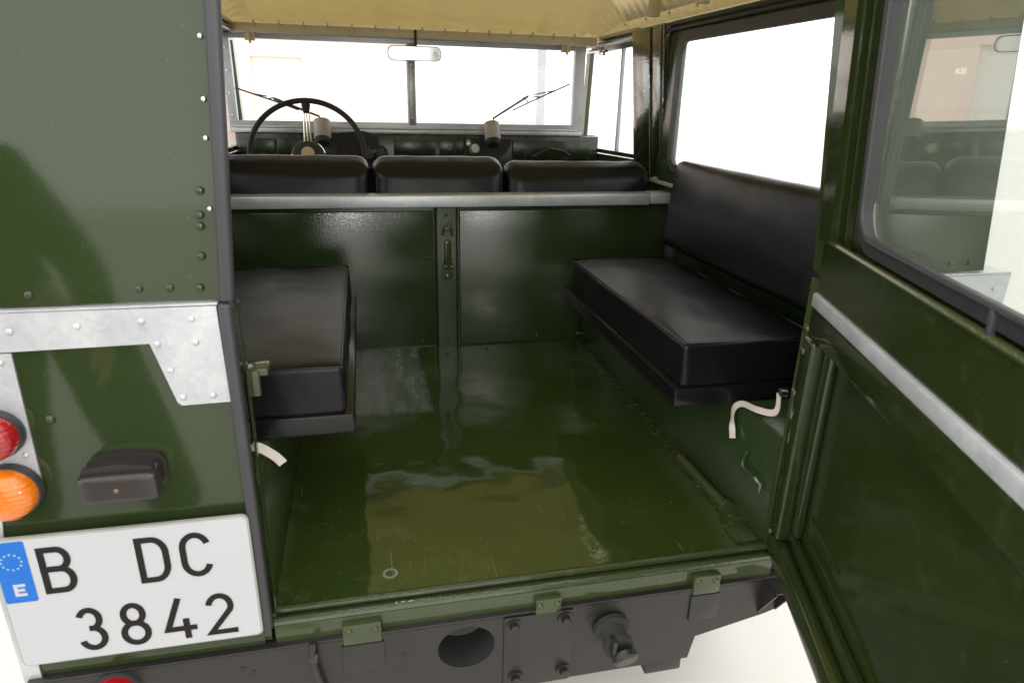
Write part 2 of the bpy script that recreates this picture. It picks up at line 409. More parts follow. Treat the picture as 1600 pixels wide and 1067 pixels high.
# ---- straps, hook, latch tab
def ribbon(pts, w, wdir, th=.0018):
    bm = nb(); wd = Vector(wdir); L = []
    P = [Vector(p) for p in pts]; Q = []
    for i in range(len(P)-1):
        p0 = P[max(i-1, 0)]; p1 = P[i]; p2 = P[i+1]; p3 = P[min(i+2, len(P)-1)]
        for k in range(6):
            t = k/6; Q.append(.5*((2*p1)+(p2-p0)*t+(2*p0-5*p1+4*p2-p3)*t*t+(3*p1-p0-3*p2+p3)*t**3))
    Q.append(P[-1])
    for i, q in enumerate(Q):
        t = (Q[min(i+1, len(Q)-1)]-Q[max(i-1, 0)]).normalized(); w2 = (wd-t*wd.dot(t)).normalized(); n = t.cross(w2)
        L.append([bm.verts.new(q+w2*a*w/2+n*b*th/2) for a, b in ((-1, -1), (1, -1), (1, 1), (-1, 1))])
    for a, b in zip(L, L[1:]):
        for k in range(4): bm.faces.new((a[k], a[(k+1) % 4], b[(k+1) % 4], b[k]))
    bm.faces.new(L[0]); bm.faces.new(L[-1][::-1]); return bm
obj('check_strap', ribbon([(.440, .028, .312), (.441, .03, .275), (.436, .075, .258), (.437, .128, .246), (.434, .150, .225), (.436, .152, .195), (.433, .138, .165)], .012, (0, .5, .9)), WEB, V, 'short white webbing strap hanging by the right seat')
obj('check_strap', ribbon([(-.452, .006, .305), (-.442, .02, .293), (-.425, .03, .272), (-.415, .034, .256)], .014, (.3, 0, .95)), WEB, V, 'short white webbing strap at the left edge of the opening')
bm = nb(); tube(bm, [(.446, .098, .160), (.440, .100, .142), (.436, .092, .126), (.434, .07, .124), (.436, .048, .126), (.440, .036, .118), (.438, .034, .104)], [.003, .004, .005, .0065, .0065, .0055, .004], 8); obj('hook', bm, INNER, V)
bm = nb(); box(bm, -.449, -.43, .004, .016, .385, .425, .003); box(bm, -.449, -.418, .008, .045, .415, .427, .003); obj('striker_bracket', bm, SILL, V)
bm = nb(); tube(bm, [(.449, .02, .318), (.438, .022, .318)], .008, 10); obj('strap_bolt', bm, CHROME, V)

# ---- rear quarters (tub part), cappings, brackets
def quarter(s):
    P = lambda pts: [(s*a, b) for a, b in pts]
    bm = nb(); prism(bm, P([(.462, -.034), (.80, -.034), (.80, .536), (.462, .536)]), [], -.03, -.019)
    q = obj('rear_quarter_panel', bm, GREEN, V)
    bm = nb(); prism(bm, P([(.465, -.03), (.452, -.03), (.452, .53), (.465, .53)]), [], -.026, .012); obj('opening_flange', bm, SILL, q)
    bm = nb(); prism(bm, P([(.464, .398), (.466, .536), (.803, .537), (.803, .485), (.553, .488), (.531, .402), (.526, .397)]), [], -.0345, -.0305)
    box(bm, *sorted((s*.464, s*.803)), -.0345, .01, .5375, .5405)
    c = obj('rear_capping', bm, GALV, V, 'galvanised capping strip with angled corner gusset')
    for x, z in ((.709, .513), (.633, .516), (.558, .519), (.498, .519), (.497, .487), (.544, .487), (.533, .449), (.523, .409), (.485, .409), (.775, .512)):
        rivet(c, GALV, (s*x, -.0345, z), .0048)
    bm = nb(); prism(bm, P([(.806, -.06), (.806, .484), (.714, .484), (.716, .30), (.722, .285), (.738, .275), (.772, .262), (.782, .20), (.782, -.06)]), [], -.0335, -.0308)
    lp = obj('lamp_plate', bm, GALV, V)
    for x, z in ((.728, .472), (.727, .340), (.79, .47)): rivet(lp, GALV, (s*x, -.0335, z), .0045)
    rivet(q, GREEN, (s*.69, -.030, .388), .007)
    # hardtop corner above the capping
    bm = nb(); prism(bm, P([(.452, .5425), (.752, .5425), (.752, 1.12), (.452, 1.12)]), [], -.027, -.017)
    # slight return lip along the opening
    h = obj('hardtop_rear_panel', bm, GREEN, V); shear_top(h, .54, LEAN)
    bm = nb(); prism(bm, P([(.470, .5426), (.452, .5426), (.452, 1.12), (.470, 1.12)]), [], -.029, .012); l = obj('hardtop_flange', bm, GREEN, h); shear_top(l, .54, LEAN)
    for x, z in ((.558, .56), (.521, .56), (.485, .559), (.683, .557), (.72, .557), (.481, .60), (.480, .638), (.4795, .652), (.478, .682)):
        r_ = rivet(h, GREEN, (s*(x-(z-.54)*.06), -.027-.0005+(z-.54)*LEAN-(.002 if x < .5 else 0), z), .0055)
    # rubber door seal round the opening
    bm = nb()
    pts = [(s*.452, -.034, .004), (s*.452, -.034, .27), (s*.452, -.034, .535)]
    box(bm, *sorted((s*.446, s*.4625)), -.046, -.0305, .003, .541, .005, 3)
    sl = obj('door_seal', bm, RUBBER, V)
    bm = nb(); box(bm, *sorted((s*.441, s*.459)), -.046, -.0295, .542, 1.12, .006, 3); u = obj('seal_upper', bm, RUBBER, sl)
    shear_top(u, .54, LEAN)
    for i, z in enumerate((.66, .745, .79, .86, .93)):
        rivet(sl, CHROME, (s*(.467-(z-.54)*.06), -.031+(z-.54)*LEAN, z), .0035, name='screw')
    return q
quarter(-1); quarter(1)
bm = nb(); box(bm, -.447, -.4445, .0, .012, .0, .53); obj('jamb_edge', bm, INNER, V)

# ---- lamps, handle, plate on the left quarter
def lamp(name, x, z, r, mat, label):
    bm = revolve(nb(), [(0, .0), (r*1.08, 0), (r*1.08, .009), (r*1.05, .012), (r*1.0, .012)], (x, -.0345, z), (0, -1, 0), 40)
    o = obj(name, bm, RUBBER, V, label)
    bm = revolve(nb(), [(r, .009), (r, .018), (r*.93, .027), (r*.75, .033), (r*.4, .037), (0, .038)], (x, -.0345, z), (0, -1, 0), 40)
    obj('lens', bm, mat, o, None, 50); return o
lamp('tail_lamp', -.752, .376, .031, REDL, 'round red tail lamp in black rubber ring')
lamp('indicator_lamp', -.752, .292, .036, AMBER, 'round amber indicator lamp in black rubber ring')
bm = nb(); prism(bm, [(-.655, .280), (-.564, .279), (-.558, .29), (-.558, .320), (-.565, .330), (-.61, .336), (-.645, .332), (-.655, .323), (-.658, .295)], [], -.040, -.0308)
ph = obj('lamp_base', bm, HANDLE, V, 'black plate lamp housing above the number plate')
bm = cushion(-.660, -.562, -.074, -.042, .276, .318, .008, 0, 2, 8, .0003); 
for v in bm.verts: v.co.z += max(0, (v.co.y+.058))*.5
obj('lamp_hood', bm, HANDLE, ph)
bm = nb(); prism(bm, [(-.654, .314), (-.564, .313), (-.570, .324), (-.61, .330), (-.648, .326)], [], -.062, -.04); obj('lamp_top', bm, HANDLE, ph)
rivet(ph, BRASS, (-.612, -.0742, .297), .004, name='screw')
# number plate
bm = nb(); prism(bm, rrect(-.792, -.459, .004, .223, .010, 5), [], -.049, -.044)
pl = obj('number_plate', bm, PLATEE, V, 'white number plate reading B DC 3842 with blue band')
bm = nb(); prism(bm, rrect(-.789, -.4615, .0065, .2205, .008, 5), [], -.0505, -.0488); obj('plate_face', bm, PLATEW, pl)
bm = nb(); prism(bm, rrect(-.7885, -.7485, .119, .219, .003, 3), [], -.0512, -.0502); obj('blue_band', bm, PLATEB, pl)
for i in range(12):
    a = i*math.pi/6; cx, cz = -.7685+.0125*math.cos(a), .187+.0125*math.sin(a)
    st = [(cx+(.0022 if k % 2 == 0 else .0009)*math.sin(k*math.pi/5), cz+(.0022 if k % 2 == 0 else .0009)*math.cos(k*math.pi/5)) for k in range(10)]
    obj('star', prism(nb(), st, [], -.0517, -.0510), STAR, pl)
def glyph(ch, x0, x1, z0, z1, w, y, mat, parent):
    'strokes drawn on a unit grid, one mesh per character'
    A = lambda cx, cz, rx, rz, a0, a1, n=18: [(cx+rx*math.cos(R(a0+(a1-a0)*i/n)), cz+rz*math.sin(R(a0+(a1-a0)*i/n))) for i in range(n+1)]
    G = {
        'B': [[(0, 0), (0, 1)], [(0, 1), (.55, 1)]+A(.55, .765, .38, .235, 90, -90)+[(0, .53)], [(0, .53), (.6, .53)]+A(.6, .265, .4, .265, 90, -90)+[(0, 0)]],
        'D': [[(0, 0), (0, 1)], [(0, 1), (.45, 1)]+A(.5, .65, .5, .35, 90, 0)+A(.5, .35, .5, .35, 0, -90)+[(.45, 0), (0, 0)]],
        'C': [A(.5, .68, .5, .32, 18, 180)+A(.5, .32, .5, .32, 180, 342)],
        '3': [A(.47, .755, .43, .245, 160, -75)+[(.4, .52)], [(.4, .52), (.5, .52)]+A(.48, .265, .5, .265, 80, -165)],
        '8': [A(.5, .76, .40, .24, 0, 360, 28)[:-1]+[(.9, .76)], A(.5, .265, .5, .265, 0, 360, 28)[:-1]+[(1, .265)]],
        '4': [[(.52, 1), (0, .22), (1, .22)], [(.74, .42), (.74, 0)]],
        '2': [A(.5, .72, .45, .28, 170, -25)+[(.02, 0.0), (1, 0.0)]],
        'E': [[(1, 1), (0, 1), (0, 0), (1, 0)], [(0, .5), (.85, .5)]],
    }[ch]
    bm = nb(); k = 0
    for st in G:
        P = [Vector((x0+w/2+(x1-x0-w)*a, z0+w/2+(z1-z0-w)*b)) for a, b in st]
        Q = [P[0]]
        for p in P[1:]:
            if (p-Q[-1]).length > 1e-5: Q.append(p)
        P = Q; Lf = []; Rt = []
        for i, p in enumerate(P):
            if i == 0: d = (P[1]-P[0]).normalized(); n = Vector((-d.y, d.x)); m_ = 1; p = p-d*(w*.5 if ch not in 'C328' else 0)
            elif i == len(P)-1: d = (P[-1]-P[-2]).normalized(); n = Vector((-d.y, d.x)); m_ = 1; p = p+d*(w*.5 if ch not in 'C38' else 0)
            else:
                d1 = (p-P[i-1]).normalized(); d2 = (P[i+1]-p).normalized(); n1 = Vector((-d1.y, d1.x)); n2 = Vector((-d2.y, d2.x))
                n = n1+n2
                n = n.normalized() if n.length > 1e-4 else n1
                m_ = min(1/max(n.dot(n1), .45), 2)
            Lf.append(p+n*w/2*m_); Rt.append(p-n*w/2*m_)
        yy = y-.00012*k; k += 1
        f = [bm.verts.new((v.x, yy, v.y)) for v in Lf]; b_ = [bm.verts.new((v.x, yy, v.y)) for v in Rt]
        f2 = [bm.verts.new((v.x, yy+.0008, v.y)) for v in Lf]; b2 = [bm.verts.new((v.x, yy+.0008, v.y)) for v in Rt]
        for i in range(len(P)-1):
            bm.faces.new((f[i], f[i+1], b_[i+1], b_[i])); bm.faces.new((f2[i], b2[i], b2[i+1], f2[i+1]))
            bm.faces.new((f[i], f2[i], f2[i+1], f[i+1])); bm.faces.new((b_[i], b_[i+1], b2[i+1], b2[i]))
        bm.faces.new((f[0], b_[0], b2[0], f2[0])); bm.faces.new((f[-1], f2[-1], b2[-1], b_[-1]))
    return obj('character', bm, mat, parent, None, 30, False)
yc = -.0514; sw = .0088
for ch, x0, x1, z0, z1 in (('B', -.737, -.694, .128, .205), ('D', -.614, -.571, .127, .204), ('C', -.557, -.514, .128, .204),
                            ('3', -.711, -.672, .019, .096), ('8', -.655, -.614, .018, .095), ('4', -.596, -.551, .018, .093), ('2', -.537, -.494, .017, .093)):
    glyph(ch, x0, x1, z0, z1, sw, yc, PLATEK, pl)
glyph('E', -.7745, -.7595, .130, .150, .0046, -.0516, PLATEW, pl)
lamp('rear_reflector', -.682, -.073, .031, REDL, 'round red reflector below the number plate')

# ---- rear crossmember
bm = nb()
out = [(-.80, -.045), (.47, -.045), (.47, -.115), (.44, -.125), (.30, -.155), (.29, -.205), (-.29, -.205), (-.30, -.155), (-.80, -.145)]
prism(bm, out, [circ(-.137, -.098, .050, 28, .044)], -.062, -.055)
cm = obj('rear_crossmember', bm, BLACKM, V, 'matt black chassis crossmember with tow hole')
bm = nb(); box(bm, -.80, .47, -.0625, .06, -.0445, -.040, .0015); obj('top_flange', bm, BLACKM, cm)
bm = nb(); box(bm, -.80, .47, .05, .056, -.205, -.0445); obj('back_web', bm, BLACKM, cm)
bm = revolve(nb(), [(.050, .0), (.0495, .03), (.048, .07)], (-.137, -.060, -.098), (0, 1, 0), 28)
for v in bm.verts: v.co.z = -.098+(v.co.z+.098)*.88
obj('tow_tube', bm, TYRE, cm)
bm = nb(); box(bm, -.072, .052, -.066, -.0622, -.204, -.046, .0015); tp = obj('tow_plate', bm, BLACKM, cm)
for x, z in ((-.055, -.062), (.038, -.062), (-.05, -.180), (.040, -.180)):
    bm = nb(); revolve(bm, [(.0, .0), (.014, 0), (.014, .003), (.0, .003)], (x, -.066, z), (0, -1, 0), 20)
    revolve(bm, [(.0085, .003), (.0085, .011), (.006, .013), (0, .013)], (x, -.066, z), (0, -1, 0), 6); obj('bolt', bm, BLACKM, cm, None, 30)
for x, z in ((-.50, -.075), (-.485, -.085), (-.245, -.095), (.085, -.075)): 
    bm = revolve(nb(), [(.006, .0), (.006, .0008), (0, .0008)], (x, -.062, z), (0, -1, 0), 12); obj('drilled_hole', bm, TYRE, cm)
# body mounting tabs: green upper half bolted over a black plate
for x0, x1 in ((-.345, -.275), (.278, .338)):
    B('mount_plate', BLACKM, cm, x0+.001, x1-.001, -.0662, -.0628, -.112, -.056, bev=.001)
    t = B('mount_tab', SILL, V, x0+.004, x1-.004, -.0432, -.0305, -.050, -.010, bev=.0015)
    for xx in (x0+.014, x1-.014): rivet(t, SILL, (xx, -.0434, -.022), .006, name='bolt')
t = B('mount_tab', SILL, V, -.016, .030, -.0432, -.0305, -.048, -.012, bev=.0015)
for xx in (-.009, .023): rivet(t, SILL, (xx, -.0434, -.024), .0065, name='bolt')
bm = nb(); tube(bm, [(-.388, -.068, -.035), (-.390, -.072, -.06), (-.386, -.074, -.09), (-.378, -.072, -.13), (-.376, -.07, -.18)], .0055, 8)
tube(bm, [(-.394, -.07, -.064), (-.382, -.07, -.064)], .009, 10); obj('cable', bm, BLACKM, cm)
# trailer socket with hinged cap
bm = revolve(nb(), [(0, 0), (.033, 0), (.033, .010), (.025, .014), (.023, .034), (.027, .036), (.027, .046), (0, .046)], (.126, -.062, -.094), (0, -1, -.15), 30)
ts = obj('trailer_socket', bm, TYRE, V, 'black round trailer socket with cap')
bm = revolve(nb(), [(0, .0), (.023, 0), (.023, .010), (.019, .014), (0, .014)], (.134, -.112, -.112), (.1, -1, -.45), 28); obj('socket_cap', bm, BLACKM, ts)
bm = nb(); box(bm, .109, .117, -.122, -.10, -.102, -.074, .002); obj('cap_hinge', bm, BLACKM, ts)
cm.location.y = ts.location.y = .022; cm.location.z = .005
# gusset bracket at the right end and parts below
bm = nb(); prism(bm, [(-.062, -.047), (-.105, -.047), (-.062, -.12)], [], .425, .429, 'yz'); prism(bm, [(-.062, -.047), (-.105, -.047), (-.062, -.12)], [], .462, .466, 'yz')
box(bm, .4292, .4618, -.100, -.062, -.0495, -.046); obj('gusset', bm, BLACKM, cm)
B('spring_hanger', BLACKM, V, .21, .285, -.03, .06, -.238, -.206, bev=.004); B('spring_hanger', BLACKM, V, -.285, -.21, -.03, .06, -.238, -.206, bev=.004)
for x in (-.33, .33): B('chassis_rail', BLACKM, V, x-.04, x+.04, .06, 2.2, -.20, -.06, bev=.004)
def wheel(x, y):
    s = 1 if x > 0 else -1
    bm = revolve(nb(), [(.20, -.08), (.33, -.085), (.37, -.06), (.375, 0), (.37, .06), (.33, .085), (.20, .08)], (x, y, GZ+.375), (1, 0, 0), 40)
    w = obj('wheel', bm, TYRE, V)
    bm = revolve(nb(), [(.0, .02*s), (.06, .02*s), (.10, -.01*s), (.19, .0), (.205, .06*s), (.205, -.06*s)], (x, y, GZ+.375), (1, 0, 0), 32); obj('rim', bm, GREEN, w)
for x in (-.66, .66):
    for y in (.86, 2.85): wheel(x, y)

# ---- hardtop sides, pillars, front doors
def side(s):
    t0, t1 = (.728, .742) if s > 0 else (-.742, -.728)
    win = [(y, z) for y, z in rrect(.165, 1.170, .598, .996, .055, 7)]
    bm = nb(); prism(bm, [(-.012, .549), (1.25, .549), (1.25, 1.045), (.062, 1.045)], [win], t0, t1, 'yz')
    h = obj('hardtop_side', bm, INNER, V, 'green hardtop side with large rounded window')
    bm = nb(); xi = s*.724
    o2, i2 = rrect(.155, 1.180, .588, 1.006, .062, 7), rrect(.180, 1.158, .612, .976, .045, 7)
    prism(bm, o2, [i2], s*.718, s*.7275, 'yz'); obj('window_rubber', bm, DRUB, h)
    bm = nb(); prism(bm, rrect(.17, 1.164, .604, .99, .05, 7), [], s*.734, s*.737, 'yz'); obj('window_glass', bm, GLASS, h)
    # channels under the roof gutter
    bm = nb()
    for k, (z, x) in enumerate(((1.018, .712), (1.034, .708))): tube(bm, [(s*x, .07, z), (s*x, 1.26, z)], .005, 6)
    obj('roof_channel', bm, RUBBER, h)
    # B pillar, two pressed ribs
    bm = nb(); box(bm, *sorted((s*.748, s*.79)), 1.255, 1.503, .515, 1.04, .006)
    bp_ = obj('pillar', bm, PILLAR, V, 'dark green pressed pillar between the side windows')
    bm = nb(); box(bm, *sorted((s*.741, s*.7495)), 1.262, 1.325, .53, 1.035, .003); box(bm, *sorted((s*.739, s*.7495)), 1.345, 1.495, .53, 1.035, .003); rb_ = obj('pillar_rib', bm, PILLAR, bp_)
    for oo in (bp_, rb_):
        for v in oo.data.vertices:
            if abs(v.co.x) < .76: v.co.x -= s*(v.co.z-.52)*.10
    # front door: lower skin, window frame, sliding glass
    bm = nb(); prism(bm, [(1.505, -.22), (2.2, -.22), (2.2, .58), (1.505, .595)], [], s*.745, s*.775, 'yz'); d = obj('front_door', bm, INNER, V)
    bm = nb(); prism(bm, [(1.505, .597), (2.215, .583), (2.17, 1.035), (1.505, 1.035)], [[(1.535, .612), (2.165, .602), (2.125, .995), (1.535, .995)]], s*.748, s*.768, 'yz'); obj('door_window_frame', bm, INNER, d)
    bm = nb(); prism(bm, [(1.53, .608), (2.17, .598), (2.13, 1.0), (1.53, 1.0)], [], s*.756, s*.759, 'yz'); obj('window_glass', bm, GLASS, d)
    bm = nb(); box(bm, *sorted((s*.752, s*.763)), 1.735, 1.752, .606, .996); obj('glass_divider', bm, POSTM, d)
    # drip rail above the door
    bm = nb(); box(bm, *sorted((s*.72, s*.77)), 1.50, 2.12, 1.012, 1.040, .004); tube(bm, [(s*.715, 1.52, 1.022), (s*.715, 2.08, 1.02)], .008, 8); obj('door_header', bm, INNER, d)
    bm = nb(); tube(bm, [(s*.70, 1.90, .998), (s*.70, 1.55, 1.004)][::1], .007, 8)
    if s > 0:
        bm = nb(); tube(bm, [(.69, 2.02, .998), (.69, 1.80, .994)], .009, 10); box(bm, .68, .705, 1.775, 1.815, .97, .992, .003); obj('roof_catch', bm, CHROME, d)
    else: bm.free()
side(1); side(-1)
# front compartment shell
B('front_floor', INNER, V, -.765, .765, 1.227, 2.05, -.30, -.28)
B('seat_box', INNER, V, -.742, .742, 1.35, 1.75, -.278, .10, bev=.01)
B('firewall', INNER, V, -.765, .765, 2.05, 2.08, -.30, .655)
for s in (-1, 1): B('sill_side', INNER, V, *sorted((s*.745, s*.77)), 1.227, 1.503, -.28, .534)
bm = nb(); prism(bm, [(-.80, 2.25), (.80, 2.25), (.80, 3.1), (-.80, 3.1)], [], .40, .47, 'xy'); box(bm, -.45, .45, 2.09, 3.15, .471, .575, .03, 3); box(bm, -.42, .42, 3.0, 3.12, -.2, .47); obj('bonnet', bm, GREEN, V)
for s in (-1, 1): B('front_wing', GREEN, V, *sorted((s*.50, s*.80)), 2.28, 3.1, -.10, .399, bev=.01)

# ---- front seats: three separate backrests
for i, (x0, x1, tl) in enumerate(((-.705, -.248, .628), (-.239, .190, .626), (.196, .712, .612))):
    bm = cushion(x0, x1, 1.262, 1.372, .30, tl, .042, .010, i, 26, .0025, 1, -1)
    for v in bm.verts:
        k = max(0, min(1, (v.co.z-(tl-.11))/.10)); v.co.z -= .038*k*max(0, (1.372-v.co.y)/.11)**1.3
        v.co.y -= (tl-v.co.z)*.12
    sb = obj('front_backrest', bm, VINYL, V, None, 60)
    bm = nb(); e = .006
    tube(bm, [(x0+.012, 1.264, tl-.12)] + [(x0+.014, 1.268, tl-.07), (x0+.026, 1.272, tl-.052), (x0+.05, 1.274, tl-.044), (x1-.05, 1.274, tl-.044), (x1-.026, 1.272, tl-.052), (x1-.014, 1.268, tl-.07), (x1-.012, 1.264, tl-.12)], .003, 6); obj('seam', bm, VINYL, sb)
    bm = cushion(x0, x1, 1.36, 1.82, .10, .21, .03, .012, i+5, 16, .002); obj('front_cushion', bm, VINYL, V, None, 60)

# ---- dash, steering wheel
B('dash_panel', DASH, V, -.742, .742, 1.93, 1.97, .40, .655, bev=.004)
dp = B('parcel_shelf', DASH, V, -.74, .74, 1.86, 1.929, .520, .535, bev=.004)
for x0, x1 in ((-.735, -.60), (-.59, -.46), (-.14, .03), (.05, .15), (.36, .70)):
    B('dash_pressing', DASH, dp, x0, x1, 1.922, 1.929, .56, .635, bev=.003)
bm = nb(); prism(bm, [(-.37, .53), (-.20, .53), (-.20, .65), (-.26, .668), (-.36, .66)], [], 1.90, 1.929); ic = obj('instrument_box', bm, TYRE, V, 'black instrument box behind the steering wheel')
for x in (-.25, -.205): 
    bm = revolve(nb(), [(.030, 0), (.030, .02), (.024, .024), (.02, .018), (0, .018)], (x+.01, 1.90, .585), (0, -1, 0), 24); obj('gauge', bm, DASH, ic)
for x, z in ((-.28, .545), (.19, .60)):
    bm = revolve(nb(), [(.0, .03), (.016, .03), (.02, .024), (.022, 0), (0, 0)], (x, 1.90, z), (0, -1, .2), 20); obj('knob', bm, ALU, dp)
B('dash_bracket', SILL, dp, .155, .21, 1.905, 1.9215, .56, .652, bev=.003)
# wiper motors: bone coloured cylinders on the windscreen rail
for x in (-.415, .262):
    bm = revolve(nb(), [(0, .075), (.029, .075), (.033, .068), (.033, .0), (0, 0)], (x, 1.905, .70), (0, -.55, -.83), 28)
    w = obj('wiper_motor', bm, BONE, V, 'bone coloured wiper motor on the dash')
    bm = revolve(nb(), [(0, .020), (.024, .020), (.028, .015), (.030, -.004), (0, -.004)], (x, 1.905-.0413, .70-.0623), (0, -.55, -.83), 28); obj('motor_end', bm, TYRE, w)
bm = nb(); prism(bm, [(.262+.085*math.cos(R(a)), .645+.085*math.sin(R(a))) for a in range(180, 361, 12)], [], 1.895, 1.921); obj('wiper_cover', bm, TYRE, V)
bm = nb(); tube(bm, [(.43, 1.86, .575), (.50, 1.84, .61), (.56, 1.86, .60), (.60, 1.88, .58)], .006, 8); obj('grab_handle', bm, TYRE, V)
ctr = Vector((-.455, 1.60, .602)); tilt = R(25)
ax = Vector((0, -math.cos(tilt), math.sin(tilt))); wu = Vector((0, math.sin(tilt), math.cos(tilt))); wx = Vector((1, 0, 0))
bm = nb(); tube(bm, [ctr+(wx*math.cos(a)+wu*math.sin(a))*.196 for a in [2*math.pi*k/56 for k in range(56)]], .0095, 10, True)
for k in range(3):
    a = R(90+120*k); q = ctr+(wx*math.cos(a)+wu*math.sin(a))*.182; tube(bm, [q, q-(wx*math.cos(a)+wu*math.sin(a))*.03], [.016, .011], 8)
sw_ = obj('steering_wheel', bm, TYRE, V, 'thin black three-spoke steering wheel with round hub', 60)
for k in range(3):
    a = R(90+120*k); d = wx*math.cos(a)+wu*math.sin(a); t = ax.cross(d)
    bm = nb()
    for o in (-.011, 0, .011): tube(bm, [ctr+d*.172+t*o*.8-ax*.002, ctr+d*.03+t*o-ax*.02], .0032, 6)
    obj('spoke', bm, CHROME, sw_)
bm = revolve(nb(), [(0, .03), (.03, .03), (.048, .018), (.055, -.01), (.055, -.03), (.03, -.05), (.02, -.30), (0, -.30)], ctr-ax*.02, ax, 32); obj('hub', bm, TYRE, sw_)
bm = revolve(nb(), [(.058, -.012), (.060, -.008), (.058, -.004)], ctr-ax*.02, ax, 32); obj('hub_ring', bm, CHROME, sw_)
bm = revolve(nb(), [(0, .006), (.016, .005), (.022, .002), (.023, -.002)], ctr+ax*.0105, ax, 28); obj('hub_badge', bm, CREAML, sw_)

# ---- windscreen
WX0, WX1, WM = -.765, .672, -.058
bm = nb(); prism(bm, [(WX0, .655), (WX1, .655), (WX1, 1.04), (WX0, 1.04)], [[(WX0+.03, .700), (WM-.017, .700), (WM-.017, .995), (WX0+.03, .995)], [(WM+.017, .700), (WX1-.045, .700), (WX1-.045, .995), (WM+.017, .995)]], 1.955, 1.985)
ws = obj('windscreen_frame', bm, ALU, V, 'two-pane windscreen frame of bare aluminium')
bm = nb(); box(bm, WX0+.01, WX1-.01, 1.925, 1.956, .657, .674, .002); box(bm, WX0+.02, WX1-.02, 1.935, 1.956, .676, .682, .001); obj('windscreen_rail', bm, ALU, ws)
for x0, x1 in ((WX0+.025, WM-.012), (WM+.012, WX1-.04)): B('window_glass', GLASS, ws, x0, x1, 1.969, 1.972, .695, 1.0)
bm = nb(); box(bm, WM-.013, WM+.013, 1.945, 1.9545, .69, 1.0, .002); mb = obj('centre_bar', bm, ALU, ws)
for z in (.72, .77, .82, .87, .92, .97): rivet(mb, CHROME, (WM, 1.945, z), .004, name='screw')
for z in (.72, .80, .88, .96): rivet(ws, CHROME, (WX0+.014, 1.955, z), .004, name='screw')
for sgn, pts in ((1, ((-.735, .818), (-.60, .775), (-.43, .718))), (1, ((.62, .866), (.44, .805), (.29, .722)))):
    bm = nb(); (a, b, c) = pts
    tube(bm, [(a[0], 2.0, a[1]), ((a[0]+c[0])/2, 2.002, (a[1]+c[1])/2+.0), (c[0]*.75+a[0]*.25, 2.0, c[1]*.75+a[1]*.25-.002)], .0035, 6)
    tube(bm, [(b[0], 2.012, b[1]+.008), (c[0], 2.008, c[1]), (c[0]+.01, 2.0, .665)], [.006, .0045, .005], 6)
    for t in (.25, .5, .72): tube(bm, [(a[0]*(1-t*.75)+c[0]*t*.75, 2.003, a[1]*(1-t*.75)+c[1]*t*.75), (b[0]+(t-.5)*.1*(1 if c[0] > a[0] else -1), 2.012, b[1]+.010-(t-.5)*.02)], .0028, 6)
    obj('wiper', bm, TYRE, V)
# interior mirror
bm = nb(); prism(bm, rrect(-.152, .052, .930, .984, .020, 6), [], 1.852, 1.870); im = obj('interior_mirror', bm, RUBBER, V, 'frameless rounded rear-view mirror')
bm = nb(); prism(bm, rrect(-.149, .049, .933, .981, .018, 6), [], 1.8495, 1.8525); obj('mirror_glass', bm, MIRROR, im)
bm = nb(); tube(bm, [(-.045, 1.872, .965), (-.043, 1.90, .99), (-.043, 1.90, 1.04)], .005, 8); obj('mirror_stem', bm, TYRE, im)
for o in [im]+list(im.children):
    for v in o.data.vertices:
        d = v.co-Vector((-.05, 1.86, .957)); d.rotate(Matrix.Rotation(R(5), 3, 'X') @ Matrix.Rotation(R(-1.5), 3, 'Z')); v.co = Vector((-.05, 1.86, .957))+d

# ---- roof, seen from below: flat ceiling, sloping edges
bm = nb()
ys = [.06+i*.06 for i in range(33)]; prof = [(-.76, 1.046), (-.735, 1.05), (-.715, 1.078), (-.645, 1.148), (-.55, 1.168), (-.45, 1.182), (-.2, 1.19), (0, 1.192), (.2, 1.19), (.45, 1.182), (.55, 1.168), (.645, 1.148), (.715, 1.078), (.735, 1.05), (.76, 1.046)]
rows = []
for y in ys:
    k = max(0, (y-1.62)/.36); k = min(1, k); k = k*k*.55+k*.45
    rows.append([bm.verts.new((x, y, z-(z-1.040)*k*.97)) for x, z in prof])
for a, b in zip(rows, rows[1:]):
    for i in range(len(prof)-1): bm.faces.new((a[i], a[i+1], b[i+1], b[i]))
r = bmesh.ops.solidify(bm, geom=bm.faces[:], thickness=.006)
rf = obj('roof', bm, CREAM, V, 'cream painted roof lining with folded corners', 60)
# front header lip with scalloped clips, catches
bm = nb(); box(bm, -.765, .70, 1.90, 1.9545, 1.012, 1.044, .003); hd = obj('roof_header', bm, CREAML, rf)
for i in range(16): B('header_clip', CREAML, hd, -.72+i*.088-.003, -.72+i*.088+.003, 1.885, 1.90, 1.033, 1.052, bev=.001)
for x in (-.655, .575):
    bm = nb(); box(bm, x-.018, x+.018, 1.918, 1.944, .985, 1.03, .003); tube(bm, [(x, 1.916, 1.01), (x+.002, 1.912, .975)], .005, 8); obj('windscreen_catch', bm, CREAML, hd)
for s in (-1, 1):
    B('roof_gutter', CREAML, rf, *sorted((s*.705, s*.735)), 1.50, 1.90, 1.036, 1.048, bev=.002)
    for i in range(9): rivet(rf, CREAM, (s*.712, .3+i*.19, 1.068), .005, (-s, 0, -1))
for y in (.95, 1.28): B('roof_stay', CREAML, rf, .655, .69, y-.012, y+.012, 1.058, 1.105, bev=.003)
bm = nb(); box(bm, -.745, .745, .055, .085, 1.035, 1.19, .004); obj('rear_header', bm, GREEN, rf)

